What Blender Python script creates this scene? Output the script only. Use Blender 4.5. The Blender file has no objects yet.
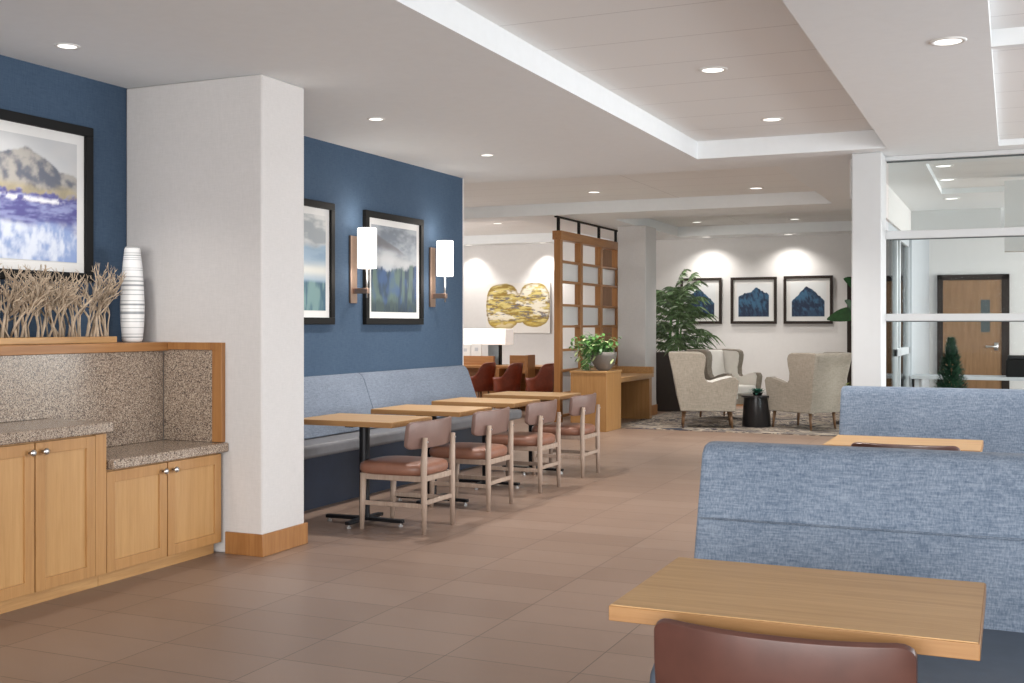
import bpy, bmesh, math, random
import numpy as np
from mathutils import Vector, Matrix
random.seed(7)
C = bpy.context.scene.collection
S = bpy.context.scene
PI = math.pi
# ---------------------------------------------------------------- camera
HC = 1.35
PSI = math.atan(500 / 1138)
cam_d = bpy.data.cameras.new('camera'); cam = bpy.data.objects.new('camera', cam_d); C.objects.link(cam)
cam.location = (0, 0, HC); cam.rotation_euler = (PI / 2, 0, PSI)
cam_d.sensor_width = 36; cam_d.lens = 36 * 1138 / 1024; cam_d.shift_y = -16.5 / 1024
cam_d.clip_start = 0.05
S.camera = cam
# ---------------------------------------------------------------- world, lights, exposure
W = bpy.data.worlds.new('world'); S.world = W; W.use_nodes = True
W.node_tree.nodes['Background'].inputs[0].default_value = (0.90, 0.94, 1.0, 1)
W.node_tree.nodes['Background'].inputs[1].default_value = 0.55
S.view_settings.view_transform = 'Standard'; S.view_settings.look = 'None'
S.view_settings.gamma = 1; S.view_settings.use_curve_mapping = False
S.view_settings.exposure = 1.76
def area(name, loc, target, sx, sy, power, col):
    d = bpy.data.lights.new(name, 'AREA'); d.shape = 'RECTANGLE'; d.size = sx; d.size_y = sy
    d.energy = power; d.color = col
    o = bpy.data.objects.new(name, d); C.objects.link(o); o.location = loc
    o.rotation_euler = (Vector(target) - Vector(loc)).to_track_quat('-Z', 'Y').to_euler()
    return o
DAY = (0.93, 0.965, 1.0)
rr_ = area('window_daylight_right', (4.45, 7.3, 1.65), (-4, 7.5, -3.0), 4.8, 2.0, 80, DAY); rr_.data.spread = math.radians(125)
rl = area('window_daylight_rear', (0.0, -2.4, 1.6), (-1.5, 6, .3), 6.0, 1.9, 64, (1.0, .985, .965)); rl.data.spread = math.radians(120)
area('window_daylight_office', (4.45, 14.7, 1.6), (-1, 15.5, 1.3), 6.0, 2.0, 100, (1, .985, .96))
area('area_light_business_corner', (-10.8, 15.0, 1.7), (-6, 15.5, 1.2), 4.0, 1.9, 55, (1, .97, .94))  # unseen area light in front of the solid, windowless far left wall

CZ = 2.815
# ---------------------------------------------------------------- material helpers
def newmat(name):
    m = bpy.data.materials.new(name); m.use_nodes = True
    nt = m.node_tree; b = nt.nodes['Principled BSDF']
    return m, nt, b
def N(nt, t, **kw):
    n = nt.nodes.new(t)
    for k, v in kw.items(): setattr(n, k, v)
    return n
def L(nt, a, b): nt.links.new(a, b)
def ramp(nt, fac, stops):
    r = N(nt, 'ShaderNodeValToRGB'); e = r.color_ramp.elements
    while len(e) > 1: e.remove(e[-1])
    e[0].position = stops[0][0]; e[0].color = (*stops[0][1], 1)
    for p, c in stops[1:]:
        q = e.new(p); q.color = (*c, 1)
    L(nt, fac, r.inputs[0]); return r
def coords(nt, scale=(1, 1, 1), rot=(0, 0, 0), loc=(0, 0, 0)):
    t = N(nt, 'ShaderNodeTexCoord'); m = N(nt, 'ShaderNodeMapping')
    m.inputs['Scale'].default_value = scale; m.inputs['Rotation'].default_value = rot; m.inputs['Location'].default_value = loc
    L(nt, t.outputs['Object'], m.inputs[0]); return m
def noise(nt, vec, scale, detail=4, rough=.55, dist=0):
    n = N(nt, 'ShaderNodeTexNoise'); n.inputs['Scale'].default_value = scale; n.inputs['Detail'].default_value = detail
    n.inputs['Roughness'].default_value = rough; n.inputs['Distortion'].default_value = dist
    L(nt, vec.outputs[0], n.inputs['Vector']); return n
def bump(nt, b, h, strength, dist=.002):
    u = N(nt, 'ShaderNodeBump'); u.inputs['Strength'].default_value = strength; u.inputs['Distance'].default_value = dist
    L(nt, h, u.inputs['Height']); L(nt, u.outputs[0], b.inputs['Normal'])
def plain(name, col, rough=.5, metal=0, var=0.06, spec=.5, coat=0):
    m, nt, b = newmat(name)
    c = coords(nt); n = noise(nt, c, 14, 3)
    a = tuple(max(0, x * (1 - var)) for x in col); d = tuple(min(1, x * (1 + var)) for x in col)
    r = ramp(nt, n.outputs[0], [(.3, a), (.7, d)]); L(nt, r.outputs[0], b.inputs['Base Color'])
    b.inputs['Roughness'].default_value = rough; b.inputs['Metallic'].default_value = metal
    b.inputs['Specular IOR Level'].default_value = spec; b.inputs['Coat Weight'].default_value = coat
    return m
def wood(name, c1, c2, axis='z', rough=.38, s=1.0, spec=.4):
    m, nt, b = newmat(name)
    sc = {'x': (1.2, 22, 22), 'y': (22, 1.2, 22), 'z': (22, 22, 1.2)}[axis]
    c = coords(nt, tuple(v * s for v in sc))
    n = noise(nt, c, 1.6, 5, .6, .6); n2 = noise(nt, c, 7, 3, .6)
    a = N(nt, 'ShaderNodeMath', operation='MULTIPLY_ADD'); L(nt, n2.outputs[0], a.inputs[0]); a.inputs[1].default_value = .35
    L(nt, n.outputs[0], a.inputs[2])
    r = ramp(nt, a.outputs[0], [(.45, c1), (.88, c2)]); L(nt, r.outputs[0], b.inputs['Base Color'])
    b.inputs['Roughness'].default_value = rough; b.inputs['Specular IOR Level'].default_value = spec
    bump(nt, b, n2.outputs[0], .06)
    return m
def weave(name, dark, light, s=1.0, rough=.9, sheen=.2, mid=.5, span=.2):
    """linen: short horizontal and vertical slubs in every plane"""
    m, nt, b = newmat(name)
    c1 = coords(nt, (30 * s, 30 * s, 260 * s)); n1 = noise(nt, c1, 1, 3, .65)
    c2 = coords(nt, (260 * s, 260 * s, 30 * s)); n2 = noise(nt, c2, 1, 3, .65)
    c3 = coords(nt); n3 = noise(nt, c3, 5 * s, 3)
    a = N(nt, 'ShaderNodeMath', operation='ADD'); L(nt, n1.outputs[0], a.inputs[0]); L(nt, n2.outputs[0], a.inputs[1])
    a2 = N(nt, 'ShaderNodeMath', operation='MULTIPLY_ADD'); L(nt, a.outputs[0], a2.inputs[0]); a2.inputs[1].default_value = .42; 
    k = N(nt, 'ShaderNodeMath', operation='MULTIPLY'); L(nt, n3.outputs[0], k.inputs[0]); k.inputs[1].default_value = .16
    L(nt, k.outputs[0], a2.inputs[2])
    r = ramp(nt, a2.outputs[0], [(mid - span / 2, dark), (mid + span / 2, light)]); L(nt, r.outputs[0], b.inputs['Base Color'])
    b.inputs['Roughness'].default_value = rough; b.inputs['Specular IOR Level'].default_value = .2
    b.inputs['Sheen Weight'].default_value = sheen
    bump(nt, b, a.outputs[0], .15)
    return m
def granite(name):
    m, nt, b = newmat(name)
    c = coords(nt); v = N(nt, 'ShaderNodeTexVoronoi'); v.inputs['Scale'].default_value = 210; L(nt, c.outputs[0], v.inputs['Vector'])
    sx = N(nt, 'ShaderNodeSeparateColor'); L(nt, v.outputs['Color'], sx.inputs[0])
    r = ramp(nt, sx.outputs[0], [(0, (.08, .06, .05)), (.14, (.17, .12, .09)), (.34, (.28, .21, .155)), (.6, (.35, .27, .205)), (.85, (.47, .385, .30))])
    r.color_ramp.interpolation = 'CONSTANT'
    L(nt, r.outputs[0], b.inputs['Base Color']); b.inputs['Roughness'].default_value = .22
    return m
M = {}
M['wood'] = wood('honey_maple', (.35, .175, .06), (.44, .235, .088), 'z')
M['wood_h'] = wood('honey_maple_horizontal', (.36, .185, .07), (.52, .30, .12), 'y')
M['wood_x'] = wood('honey_maple_cross', (.36, .185, .07), (.52, .30, .12), 'x')
M['orange'] = wood('orange_oak', (.27, .115, .036), (.38, .18, .062), 'z')
M['orange_y'] = wood('orange_oak_long', (.27, .115, .036), (.38, .18, .062), 'y')
M['orange_x'] = wood('orange_oak_cross', (.27, .115, .036), (.38, .18, .062), 'x')
M['panel'] = wood('cabinet_panel', (.40, .215, .078), (.49, .28, .112), 'z')
M['top'] = wood('tabletop_oak', (.39, .225, .095), (.52, .325, .15), 'x', rough=.38)
M['edge'] = wood('tabletop_edge', (.25, .125, .045), (.34, .185, .075), 'x', rough=.4)
M['ash'] = wood('grey_ash', (.28, .20, .155), (.39, .30, .235), 'z', rough=.5)
M['walnut'] = wood('walnut_leg', (.12, .06, .03), (.2, .11, .055), 'z')
M['doorwood'] = wood('door_veneer', (.20, .105, .045), (.30, .165, .08), 'z')
M['granite'] = granite('speckled_granite')
M['paint'] = weave('greige_wallcovering', (.565, .545, .53), (.635, .61, .595), .6, .8, 0, .5, .3)
M['paint2'] = plain('warm_white_paint', (.68, .665, .65), .7, var=.015)
M['white'] = plain('bright_white_paint', (.58, .59, .59), .5, var=.01)
M['grey'] = plain('cool_grey_paint', (.50, .53, .56), .6, var=.02)
M['blue'] = weave('navy_grasscloth', (.042, .072, .120), (.066, .104, .160), .55, .8, 0, .5, .3)
M['ceil'] = plain('ceiling_paint', (.78, .805, .815), .85, var=.012)
M['denim'] = weave('blue_linen', (.082, .115, .17), (.225, .27, .335), .72, .9, .1, .5, .24)
M['denim2'] = weave('pale_blue_vinyl_weave', (.095, .115, .155), (.20, .235, .29), .6, .75, .1, .5, .3)
M['slate'] = plain('slate_blue_vinyl', (.075, .095, .125), .42, var=.08)
M['seatgrey'] = plain('grey_vinyl', (.15, .15, .16), .5, var=.08)
M['navy'] = plain('navy_laminate', (.010, .018, .038), .5, var=.1)
M['tan'] = plain('tan_leather', (.22, .098, .062), .42, var=.10)
M['tanback'] = plain('dusty_brown_leather', (.165, .098, .080), .42, var=.08)
M['brown'] = plain('shaded_brown_leather', (.075, .030, .022), .36, var=.12)  # dining chair leather with the shade on the backrest put into its colour
M['black'] = plain('black_metal', (.012, .012, .014), .4, .6)
M['blk'] = plain('black_frame', (.008, .008, .008), .6, spec=.2)
M['darkbrown'] = plain('dark_bronze_frame', (.03, .022, .018), .6, spec=.2)
M['gasket'] = plain('dark_gasket', (.06, .075, .075), .5)
M['steel'] = plain('brushed_steel', (.62, .62, .62), .3, 1)
M['bronze'] = plain('brushed_bronze', (.34, .235, .18), .35, .8)
M['mat'] = plain('mat_board', (.70, .69, .67), .8, var=.01)
M['cream'] = weave('cream_tweed_shaded', (.22, .19, .15), (.41, .36, .30), .5, .95, .2, .5, .34)  # armchair outsides: their shadow is mixed into this fabric colour
M['cream_lit'] = plain('cream_upholstery_lit', (.86, .83, .78), .9, var=.02)  # same armchair fabric, paler to paint in light falling from above
M['red'] = plain('oxblood_leather', (.20, .036, .013), .42, var=.2)
M['twig'] = plain('driftwood', (.46, .36, .26), .8, var=.25)
M['soil'] = plain('dark_soil', (.03, .02, .015), .9, var=.3)
M['pot'] = plain('grey_clay', (.17, .15, .135), .6)
M['planter'] = plain('dark_brown_planter', (.035, .027, .022), .5)
M['leaf'] = plain('palm_leaf', (.095, .155, .065), .4, var=.6)
M['leaf2'] = plain('bush_leaf', (.10, .24, .06), .45, var=.5)
M['leafv'] = plain('variegated_leaf', (.45, .52, .26), .45, var=.3)
M['leaf3'] = plain('broad_leaf', (.02, .10, .02), .35, var=.3)
M['lime'] = plain('lime_leaf', (.38, .52, .06), .45, var=.3)
M['conifer'] = plain('conifer_green', (.015, .06, .03), .7, var=.5)
M['teal'] = plain('succulent_green', (.03, .14, .10), .5, var=.3)
M['paper'] = plain('white_card', (.72, .72, .70), .7)
M['blacktable'] = plain('black_lacquer', (.012, .011, .012), .28)
def emis(name, col, s):
    m, nt, b = newmat(name)
    b.inputs['Base Color'].default_value = (*col, 1); b.inputs['Emission Color'].default_value = (*col, 1)
    b.inputs['Emission Strength'].default_value = s; b.inputs['Roughness'].default_value = .5
    return m
M['lens'] = emis('downlight_lens', (1, .97, .93), .45)
M['shade'] = emis('opal_lamp_shade', (1, .96, .90), .6)
M['lampshade'] = emis('linen_lamp_shade', (1, .96, .92), .10)
def glassmat(name, tint, rough=.02, f=1.35):
    m, nt, b = newmat(name); nt.nodes.remove(b)
    t = N(nt, 'ShaderNodeBsdfTransparent'); t.inputs[0].default_value = (*tint, 1)
    g = N(nt, 'ShaderNodeBsdfGlossy'); g.inputs['Roughness'].default_value = rough
    fr = N(nt, 'ShaderNodeFresnel'); fr.inputs[0].default_value = f
    mx = N(nt, 'ShaderNodeMixShader'); L(nt, fr.outputs[0], mx.inputs[0]); L(nt, t.outputs[0], mx.inputs[1]); L(nt, g.outputs[0], mx.inputs[2])
    L(nt, mx.outputs[0], nt.nodes['Material Output'].inputs[0]); return m
M['glass'] = glassmat('clear_glass', (.93, .96, .96), f=1.06)
def frosted():
    m, nt, b = newmat('frosted_panel'); b.inputs['Base Color'].default_value = (.88, .89, .90, 1)
    b.inputs['Roughness'].default_value = .35; b.inputs['Transmission Weight'].default_value = 0.5
    return m
M['frost'] = frosted()
M['lampglass'] = plain('smoke_grey_glass', (.30, .36, .40), .15)
def floor_mat():
    m, nt, b = newmat('taupe_plank_tile')
    # grid joints: x every .585 from -2.705, y every .31 from 3.835
    t = N(nt, 'ShaderNodeTexCoord'); s = N(nt, 'ShaderNodeSeparateXYZ'); L(nt, t.outputs['Object'], s.inputs[0])
    outs = []; ids = []
    for ax, off, per, wd in (('X', 2.705, .585, .0022), ('Y', -3.835, .31, .0022)):
        a = N(nt, 'ShaderNodeMath', operation='ADD'); L(nt, s.outputs[ax], a.inputs[0]); a.inputs[1].default_value = off + per * 60
        d = N(nt, 'ShaderNodeMath', operation='DIVIDE'); L(nt, a.outputs[0], d.inputs[0]); d.inputs[1].default_value = per
        fl = N(nt, 'ShaderNodeMath', operation='FLOOR'); L(nt, d.outputs[0], fl.inputs[0]); ids.append(fl)
        fr = N(nt, 'ShaderNodeMath', operation='FRACT'); L(nt, d.outputs[0], fr.inputs[0])
        pp = N(nt, 'ShaderNodeMath', operation='PINGPONG'); L(nt, fr.outputs[0], pp.inputs[0]); pp.inputs[1].default_value = .5
        lt = N(nt, 'ShaderNodeMath', operation='LESS_THAN'); L(nt, pp.outputs[0], lt.inputs[0]); lt.inputs[1].default_value = wd / per
        outs.append(lt)
    mx = N(nt, 'ShaderNodeMath', operation='MAXIMUM'); L(nt, outs[0].outputs[0], mx.inputs[0]); L(nt, outs[1].outputs[0], mx.inputs[1])
    cb = N(nt, 'ShaderNodeCombineXYZ'); L(nt, ids[0].outputs[0], cb.inputs[0]); L(nt, ids[1].outputs[0], cb.inputs[1])
    wn = N(nt, 'ShaderNodeTexWhiteNoise'); L(nt, cb.outputs[0], wn.inputs['Vector'])
    c = coords(nt, (3, 26, 1)); n = noise(nt, c, 1, 4, .6)
    ad = N(nt, 'ShaderNodeMath', operation='MULTIPLY_ADD'); L(nt, wn.outputs['Value'], ad.inputs[0]); ad.inputs[1].default_value = .35; L(nt, n.outputs[0], ad.inputs[2])
    r = ramp(nt, ad.outputs[0], [(.35, (.215, .142, .105)), (.95, (.275, .19, .145))])
    mix = N(nt, 'ShaderNodeMix', data_type='RGBA'); L(nt, mx.outputs[0], mix.inputs['Factor']); L(nt, r.outputs[0], mix.inputs[6])
    mix.inputs[7].default_value = (.09, .062, .048, 1); L(nt, mix.outputs[2], b.inputs['Base Color'])
    rr = N(nt, 'ShaderNodeMath', operation='MULTIPLY_ADD'); L(nt, n.outputs[0], rr.inputs[0]); rr.inputs[1].default_value = .2; rr.inputs[2].default_value = .30
    L(nt, rr.outputs[0], b.inputs['Roughness']); b.inputs['Specular IOR Level'].default_value = .45
    inv = N(nt, 'ShaderNodeMath', operation='SUBTRACT'); inv.inputs[0].default_value = 1; L(nt, mx.outputs[0], inv.inputs[1])
    bump(nt, b, inv.outputs[0], .5, .002)
    return m
M['floor'] = floor_mat()
def rug_mat():
    m, nt, b = newmat('patterned_rug')
    c = coords(nt, (.9, 2.0, 1), (0, 0, .12)); n = noise(nt, c, 1.0, 3, .6, 3.5)
    r = ramp(nt, n.outputs[0], [(.36, (.04, .045, .06)), (.43, (.10, .08, .07)), (.455, (.42, .36, .29)), (.50, (.46, .40, .33)), (.52, (.07, .065, .08)), (.57, (.09, .08, .09)), (.59, (.48, .40, .30)), (.64, (.2, .15, .12))])
    L(nt, r.outputs[0], b.inputs['Base Color']); b.inputs['Roughness'].default_value = .95; b.inputs['Specular IOR Level'].default_value = .1
    return m
M['rug'] = rug_mat()
def ceil_tile():
    m, nt, b = newmat('ceiling_panel')
    t = N(nt, 'ShaderNodeTexCoord'); s = N(nt, 'ShaderNodeSeparateXYZ'); L(nt, t.outputs['Object'], s.inputs[0])
    outs = []
    for ax, off, per in (('Y', -5.62 + 61, .61), ('X', 3.88 + 550, 5.5)):
        a = N(nt, 'ShaderNodeMath', operation='ADD'); L(nt, s.outputs[ax], a.inputs[0]); a.inputs[1].default_value = off
        d = N(nt, 'ShaderNodeMath', operation='DIVIDE'); L(nt, a.outputs[0], d.inputs[0]); d.inputs[1].default_value = per
        fr = N(nt, 'ShaderNodeMath', operation='FRACT'); L(nt, d.outputs[0], fr.inputs[0])
        pp = N(nt, 'ShaderNodeMath', operation='PINGPONG'); L(nt, fr.outputs[0], pp.inputs[0]); pp.inputs[1].default_value = .5
        lt = N(nt, 'ShaderNodeMath', operation='LESS_THAN'); L(nt, pp.outputs[0], lt.inputs[0]); lt.inputs[1].default_value = .0045 / per
        outs.append(lt)
    mx = N(nt, 'ShaderNodeMath', operation='MAXIMUM'); L(nt, outs[0].outputs[0], mx.inputs[0]); L(nt, outs[1].outputs[0], mx.inputs[1])
    mix = N(nt, 'ShaderNodeMix', data_type='RGBA'); L(nt, mx.outputs[0], mix.inputs['Factor'])
    mix.inputs[6].default_value = (.80, .805, .80, 1); mix.inputs[7].default_value = (.60, .60, .60, 1)
    L(nt, mix.outputs[2], b.inputs['Base Color']); b.inputs['Roughness'].default_value = .9
    return m
M['ctile'] = ceil_tile()
def vcol_mat():
    m, nt, b = newmat('painted_picture'); a = N(nt, 'ShaderNodeVertexColor', layer_name='Col')
    L(nt, a.outputs[0], b.inputs['Base Color']); b.inputs['Roughness'].default_value = .65; return m
M['art'] = vcol_mat()
def vase_mat():
    m, nt, b = newmat('striped_ceramic')
    t = N(nt, 'ShaderNodeTexCoord'); s = N(nt, 'ShaderNodeSeparateXYZ'); L(nt, t.outputs['Object'], s.inputs[0])
    n = N(nt, 'ShaderNodeTexNoise'); n.noise_dimensions = '1D'; n.inputs['Scale'].default_value = 1; n.inputs['Detail'].default_value = 0
    a = N(nt, 'ShaderNodeMath', operation='MULTIPLY'); L(nt, s.outputs['Z'], a.inputs[0]); a.inputs[1].default_value = 30; L(nt, a.outputs[0], n.inputs['W'])
    p = N(nt, 'ShaderNodeMath', operation='MULTIPLY_ADD'); L(nt, n.outputs[0], p.inputs[0]); p.inputs[1].default_value = 1.4
    q = N(nt, 'ShaderNodeMath', operation='MULTIPLY'); L(nt, s.outputs['Z'], q.inputs[0]); q.inputs[1].default_value = 36; L(nt, q.outputs[0], p.inputs[2])
    f = N(nt, 'ShaderNodeMath', operation='FRACT'); L(nt, p.outputs[0], f.inputs[0])
    r = ramp(nt, f.outputs[0], [(0, (.80, .80, .79)), (.66, (.82, .82, .81)), (.72, (.25, .27, .28)), (.84, (.30, .32, .33)), (.92, (.78, .78, .77))])
    L(nt, r.outputs[0], b.inputs['Base Color']); b.inputs['Roughness'].default_value = .4; return m
M['vase'] = vase_mat()

# ---------------------------------------------------------------- mesh helpers
class MB:
    def __init__(s): s.v = []; s.f = []
    def add(s, vs, fs):
        k = len(s.v); s.v += [tuple(v) for v in vs]; s.f += [tuple(i + k for i in f) for f in fs]; return s
    def box(s, x0, x1, y0, y1, z0, z1):
        vs = [(x, y, z) for x in (x0, x1) for y in (y0, y1) for z in (z0, z1)]
        return s.add(vs, [(0, 1, 3, 2), (4, 6, 7, 5), (0, 4, 5, 1), (2, 3, 7, 6), (0, 2, 6, 4), (1, 5, 7, 3)])
    def ring(s, rings, closed=True, cap=True):
        n = len(rings[0]); vs = [p for r in rings for p in r]; fs = []
        for i in range(len(rings) - 1):
            for j in range(n if closed else n - 1):
                a = i * n + j; b = i * n + (j + 1) % n; fs.append((a, b, b + n, a + n))
        if cap: fs.append(tuple(range(n - 1, -1, -1))); fs.append(tuple(range((len(rings) - 1) * n, len(rings) * n)))
        return s.add(vs, fs)
    def tube(s, pts, rad, n=8):
        pts = [Vector(p) for p in pts]
        if not hasattr(rad, '__len__'): rad = [rad] * len(pts)
        rs = []
        for i, p in enumerate(pts):
            t = (pts[min(i + 1, len(pts) - 1)] - pts[max(i - 1, 0)]).normalized()
            up = Vector((0, 0, 1)) if abs(t.z) < .9 else Vector((1, 0, 0))
            a = t.cross(up).normalized(); b = a.cross(t)
            rs.append([p + (a * math.cos(2 * PI * k / n) + b * math.sin(2 * PI * k / n)) * rad[i] for k in range(n)])
        return s.ring(rs)
    def lathe(s, prof, c=(0, 0), n=32, cap=True):
        return s.ring([[(c[0] + r * math.cos(2 * PI * k / n), c[1] + r * math.sin(2 * PI * k / n), z) for k in range(n)] for r, z in prof], cap=cap)
    def prism(s, outline, a0, a1, axis='y', shift=None):
        """outline in the two other axes, extruded from a0 to a1; shift(i,p)->p for the far end"""
        def P(p, a):
            return {'x': (a, p[0], p[1]), 'y': (p[0], a, p[1]), 'z': (p[0], p[1], a)}[axis]
        n = len(outline)
        return s.ring([[P(p, a0) for p in outline], [P(p, a1) for p in outline]])
    def leaf(s, p, d, length, w, droop=.3, n=4, side=None):
        p = Vector(p); d = Vector(d).normalized()
        sd = Vector(side).normalized() if side is not None else d.cross(Vector((0, 0, 1)))
        if sd.length < .01: sd = Vector((1, 0, 0))
        sd.normalize(); L_, R_ = [], []
        for i in range(n + 1):
            t = i / n; q = p + d * length * t + Vector((0, 0, -1)) * droop * length * t * t
            ww = w * math.sin(PI * min(1, t * .9 + .08)) ** .8 * .5
            L_.append(q - sd * ww); R_.append(q + sd * ww)
        vs = L_ + R_; m = n + 1
        return s.add(vs, [(i, i + 1, m + i + 1, m + i) for i in range(n)])
    def build(s, name, mat, parent=None, bevel=0, seg=2, smooth=None, loc=None, sub=0):
        me = bpy.data.meshes.new(name); me.from_pydata(s.v, [], s.f); me.update()
        bm = bmesh.new(); bm.from_mesh(me); bmesh.ops.recalc_face_normals(bm, faces=bm.faces); bm.to_mesh(me); bm.free()
        mats = mat if isinstance(mat, (list, tuple)) else [mat]
        for q in mats: me.materials.append(M[q] if isinstance(q, str) else q)
        o = bpy.data.objects.new(name, me); C.objects.link(o)
        if parent: o.parent = parent
        if loc: o.location = loc
        if bevel:
            b = o.modifiers.new('bevel', 'BEVEL'); b.width = bevel; b.segments = seg; b.limit_method = 'ANGLE'; b.angle_limit = math.radians(40)
        if sub:
            u = o.modifiers.new('sub', 'SUBSURF'); u.levels = sub; u.render_levels = sub
        if smooth or bevel or sub:
            me.shade_smooth()
            if smooth != 'all' and not sub:
                for e in me.edges: pass
                me.set_sharp_from_angle(angle=math.radians(35 if not bevel else 60))
        return o
def B(x0, x1, y0, y1, z0, z1): return MB().box(x0, x1, y0, y1, z0, z1)
def tag(o, label=None, cat=None, group=None, kind=None):
    if label: o['label'] = label
    if cat: o['category'] = cat
    if group: o['group'] = group
    if kind: o['kind'] = kind
    return o
def thing(name, label, cat, loc=(0, 0, 0), rz=0, group=None):
    o = bpy.data.objects.new(name, None); C.objects.link(o); o.location = loc; o.rotation_euler = (0, 0, rz)
    o.empty_display_size = .1
    return tag(o, label, cat, group)
def struct(name, mb, mat, **kw):
    return tag(mb.build(name, mat, **kw), kind='structure')
CH = {}
def kids(o): return [c for c in C.objects if c.parent == o]
def dup(root, loc, rz, label, group=None):
    r = root.copy(); C.objects.link(r); r.location = loc; r.rotation_euler = (0, 0, rz); r['label'] = label
    if group: r['group'] = group
    for ch in kids(root):
        c = ch.copy(); C.objects.link(c); c.parent = r
        for g in kids(ch):
            d = g.copy(); C.objects.link(d); d.parent = c
    return r

# ================================================================ SETTING
XR, YN, YB, XL = 4.6, -2.6, 19.0, -11.0
struct('floor', B(XL, XR, YN, YB + .2, -.12, 0), 'floor')
# ceiling with recessed trays
trays = [(-2.545, -.95, YN, 9.86, .155), (-9.7, -1.975, 10.6, 14.1, .155), (-5.05, -1.9, 15.05, 18.33, .155),
         (-9.9, -6.3, 14.6, 18.6, .155), (-.1, 4.0, 6.55, 10.12, .05), (-.1, 4.0, -2.0, 6.5, .09), (-.72, 3.6, 11.0, 13.6, .06)]
xs = sorted({XL, XR} | {t[0] for t in trays} | {t[1] for t in trays}); ys = sorted({YN, YB + .2} | {t[2] for t in trays} | {t[3] for t in trays})
cm = MB(); tm = MB()
for i in range(len(xs) - 1):
    for j in range(len(ys) - 1):
        cx, cy = (xs[i] + xs[i + 1]) / 2, (ys[j] + ys[j + 1]) / 2
        if any(t[0] < cx < t[1] and t[2] < cy < t[3] for t in trays): continue
        cm.box(xs[i], xs[i + 1], ys[j], ys[j + 1], CZ, CZ + .24)
for t in trays: tm.box(t[0] - .02, t[1] + .02, t[2] - .02, t[3] + .02, CZ + t[4], CZ + .26)
struct('ceiling', cm, 'ceil'); tag(tm.build('ceiling_panels', 'ctile'), kind='structure')
# left wall (navy) in one plane, back of buffet and of dining nook
struct('wall_left', B(-5.25, -5.02, YN, 10.20, 0, CZ), 'blue')
struct('wall_left_end_cap', B(-5.252, -5.017, 10.20, 10.215, 0, CZ), 'paint2')
struct('wall_pier', MB().box(-5.02, -4.0, 5.485, 5.92, 0, CZ), 'paint', bevel=.012)
tr = MB().prism([(-4.255, 5.47), (-3.985, 5.47), (-3.985, 5.935), (-4.6, 5.935), (-4.6, 5.921), (-3.999, 5.921), (-3.999, 5.484), (-4.255, 5.484)], 0, .13, 'z')
struct('baseboard_pier', tr, 'orange', bevel=.003)
struct('wall_back', B(XL, XR, YB, YB + .2, 0, CZ), 'paint2')
struct('wall_far_left', B(XL - .2, XL, 10.0, YB + .2, 0, CZ), 'paint2')
struct('wall_behind_nook', B(XL, -5.25, 10.0, 10.2, 0, CZ), 'paint2')
struct('baseboard_back', B(-4.3, -1.36, YB - .015, YB, 0, .13), 'orange_x')
# pillar beyond desk
struct('wall_pillar', B(-5.36, -4.93, 16.1, 16.65, 0, CZ), 'paint', bevel=.01)
pb = MB().prism([(-5.36, 16.085), (-4.915, 16.085), (-4.915, 16.665), (-5.2, 16.665), (-5.2, 16.651), (-4.929, 16.651), (-4.929, 16.099), (-5.36, 16.099)], 0, .15, 'z')
struct('baseboard_pillar', pb, 'orange', bevel=.003)
# white column and glazed partition
struct('wall_column', B(-1.255, -1.005, 10.05, 10.35, 0, CZ), 'white', bevel=.012)
# right and rear walls with window openings
rw = MB()
rw.box(XR, XR + .2, YN, YB, 0, .6); rw.box(XR, XR + .2, YN, YB, 2.6, CZ)
for a, b in ((YN, .0), (3.0, 3.3), (6.3, 6.6), (9.6, 11.8), (14.6, 14.9), (17.8, YB)): rw.box(XR, XR + .2, a, b, .6, 2.6)
struct('wall_right', rw, 'paint2')
ww = MB(); ww.box(-5.05, XR, YN - .2, YN, 0, .6); ww.box(-5.05, XR, YN - .2, YN, 2.6, CZ)
for a, b in ((-5.05, -3.0), (-.2, .1), (3.0, XR)): ww.box(a, b, YN - .2, YN, .6, 2.6)
struct('wall_rear', ww, 'paint2')
# glazed screen facing the dining room
gy = 10.4
fm = MB()
fm.box(-1.03, XR, gy - .04, gy + .04, 2.775, CZ)            # header
fm.box(-1.03, XR, gy - .045, gy + .045, 2.095, 2.165)         # transom
fm.box(-1.03, XR, gy - .045, gy + .045, 1.385, 1.447)         # rail
fm.box(-1.03, XR, gy - .045, gy + .045, 0, .10)
for x in (-1.03, 2.0, 4.5): fm.box(x, x + .022, gy - .03, gy + .03, .1, 2.78)
wf = struct('window_1', fm, 'white', bevel=.004)
dk = MB(); dk.box(-1.0, XR, gy - .012, gy + .012, 2.762, 2.776); dk.box(-1.0, XR, gy - .012, gy + .012, 2.087, 2.096); dk.box(-1.0, XR, gy - .012, gy + .012, 1.377, 1.386)
dk.build('window_gasket', 'gasket', wf)
for z0, z1 in ((.1, 1.38), (1.45, 2.09), (2.165, 2.765)): B(-.985, XR - .1, gy - .004, gy + .004, z0, z1).build('window_pane', 'glass', wf)
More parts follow.
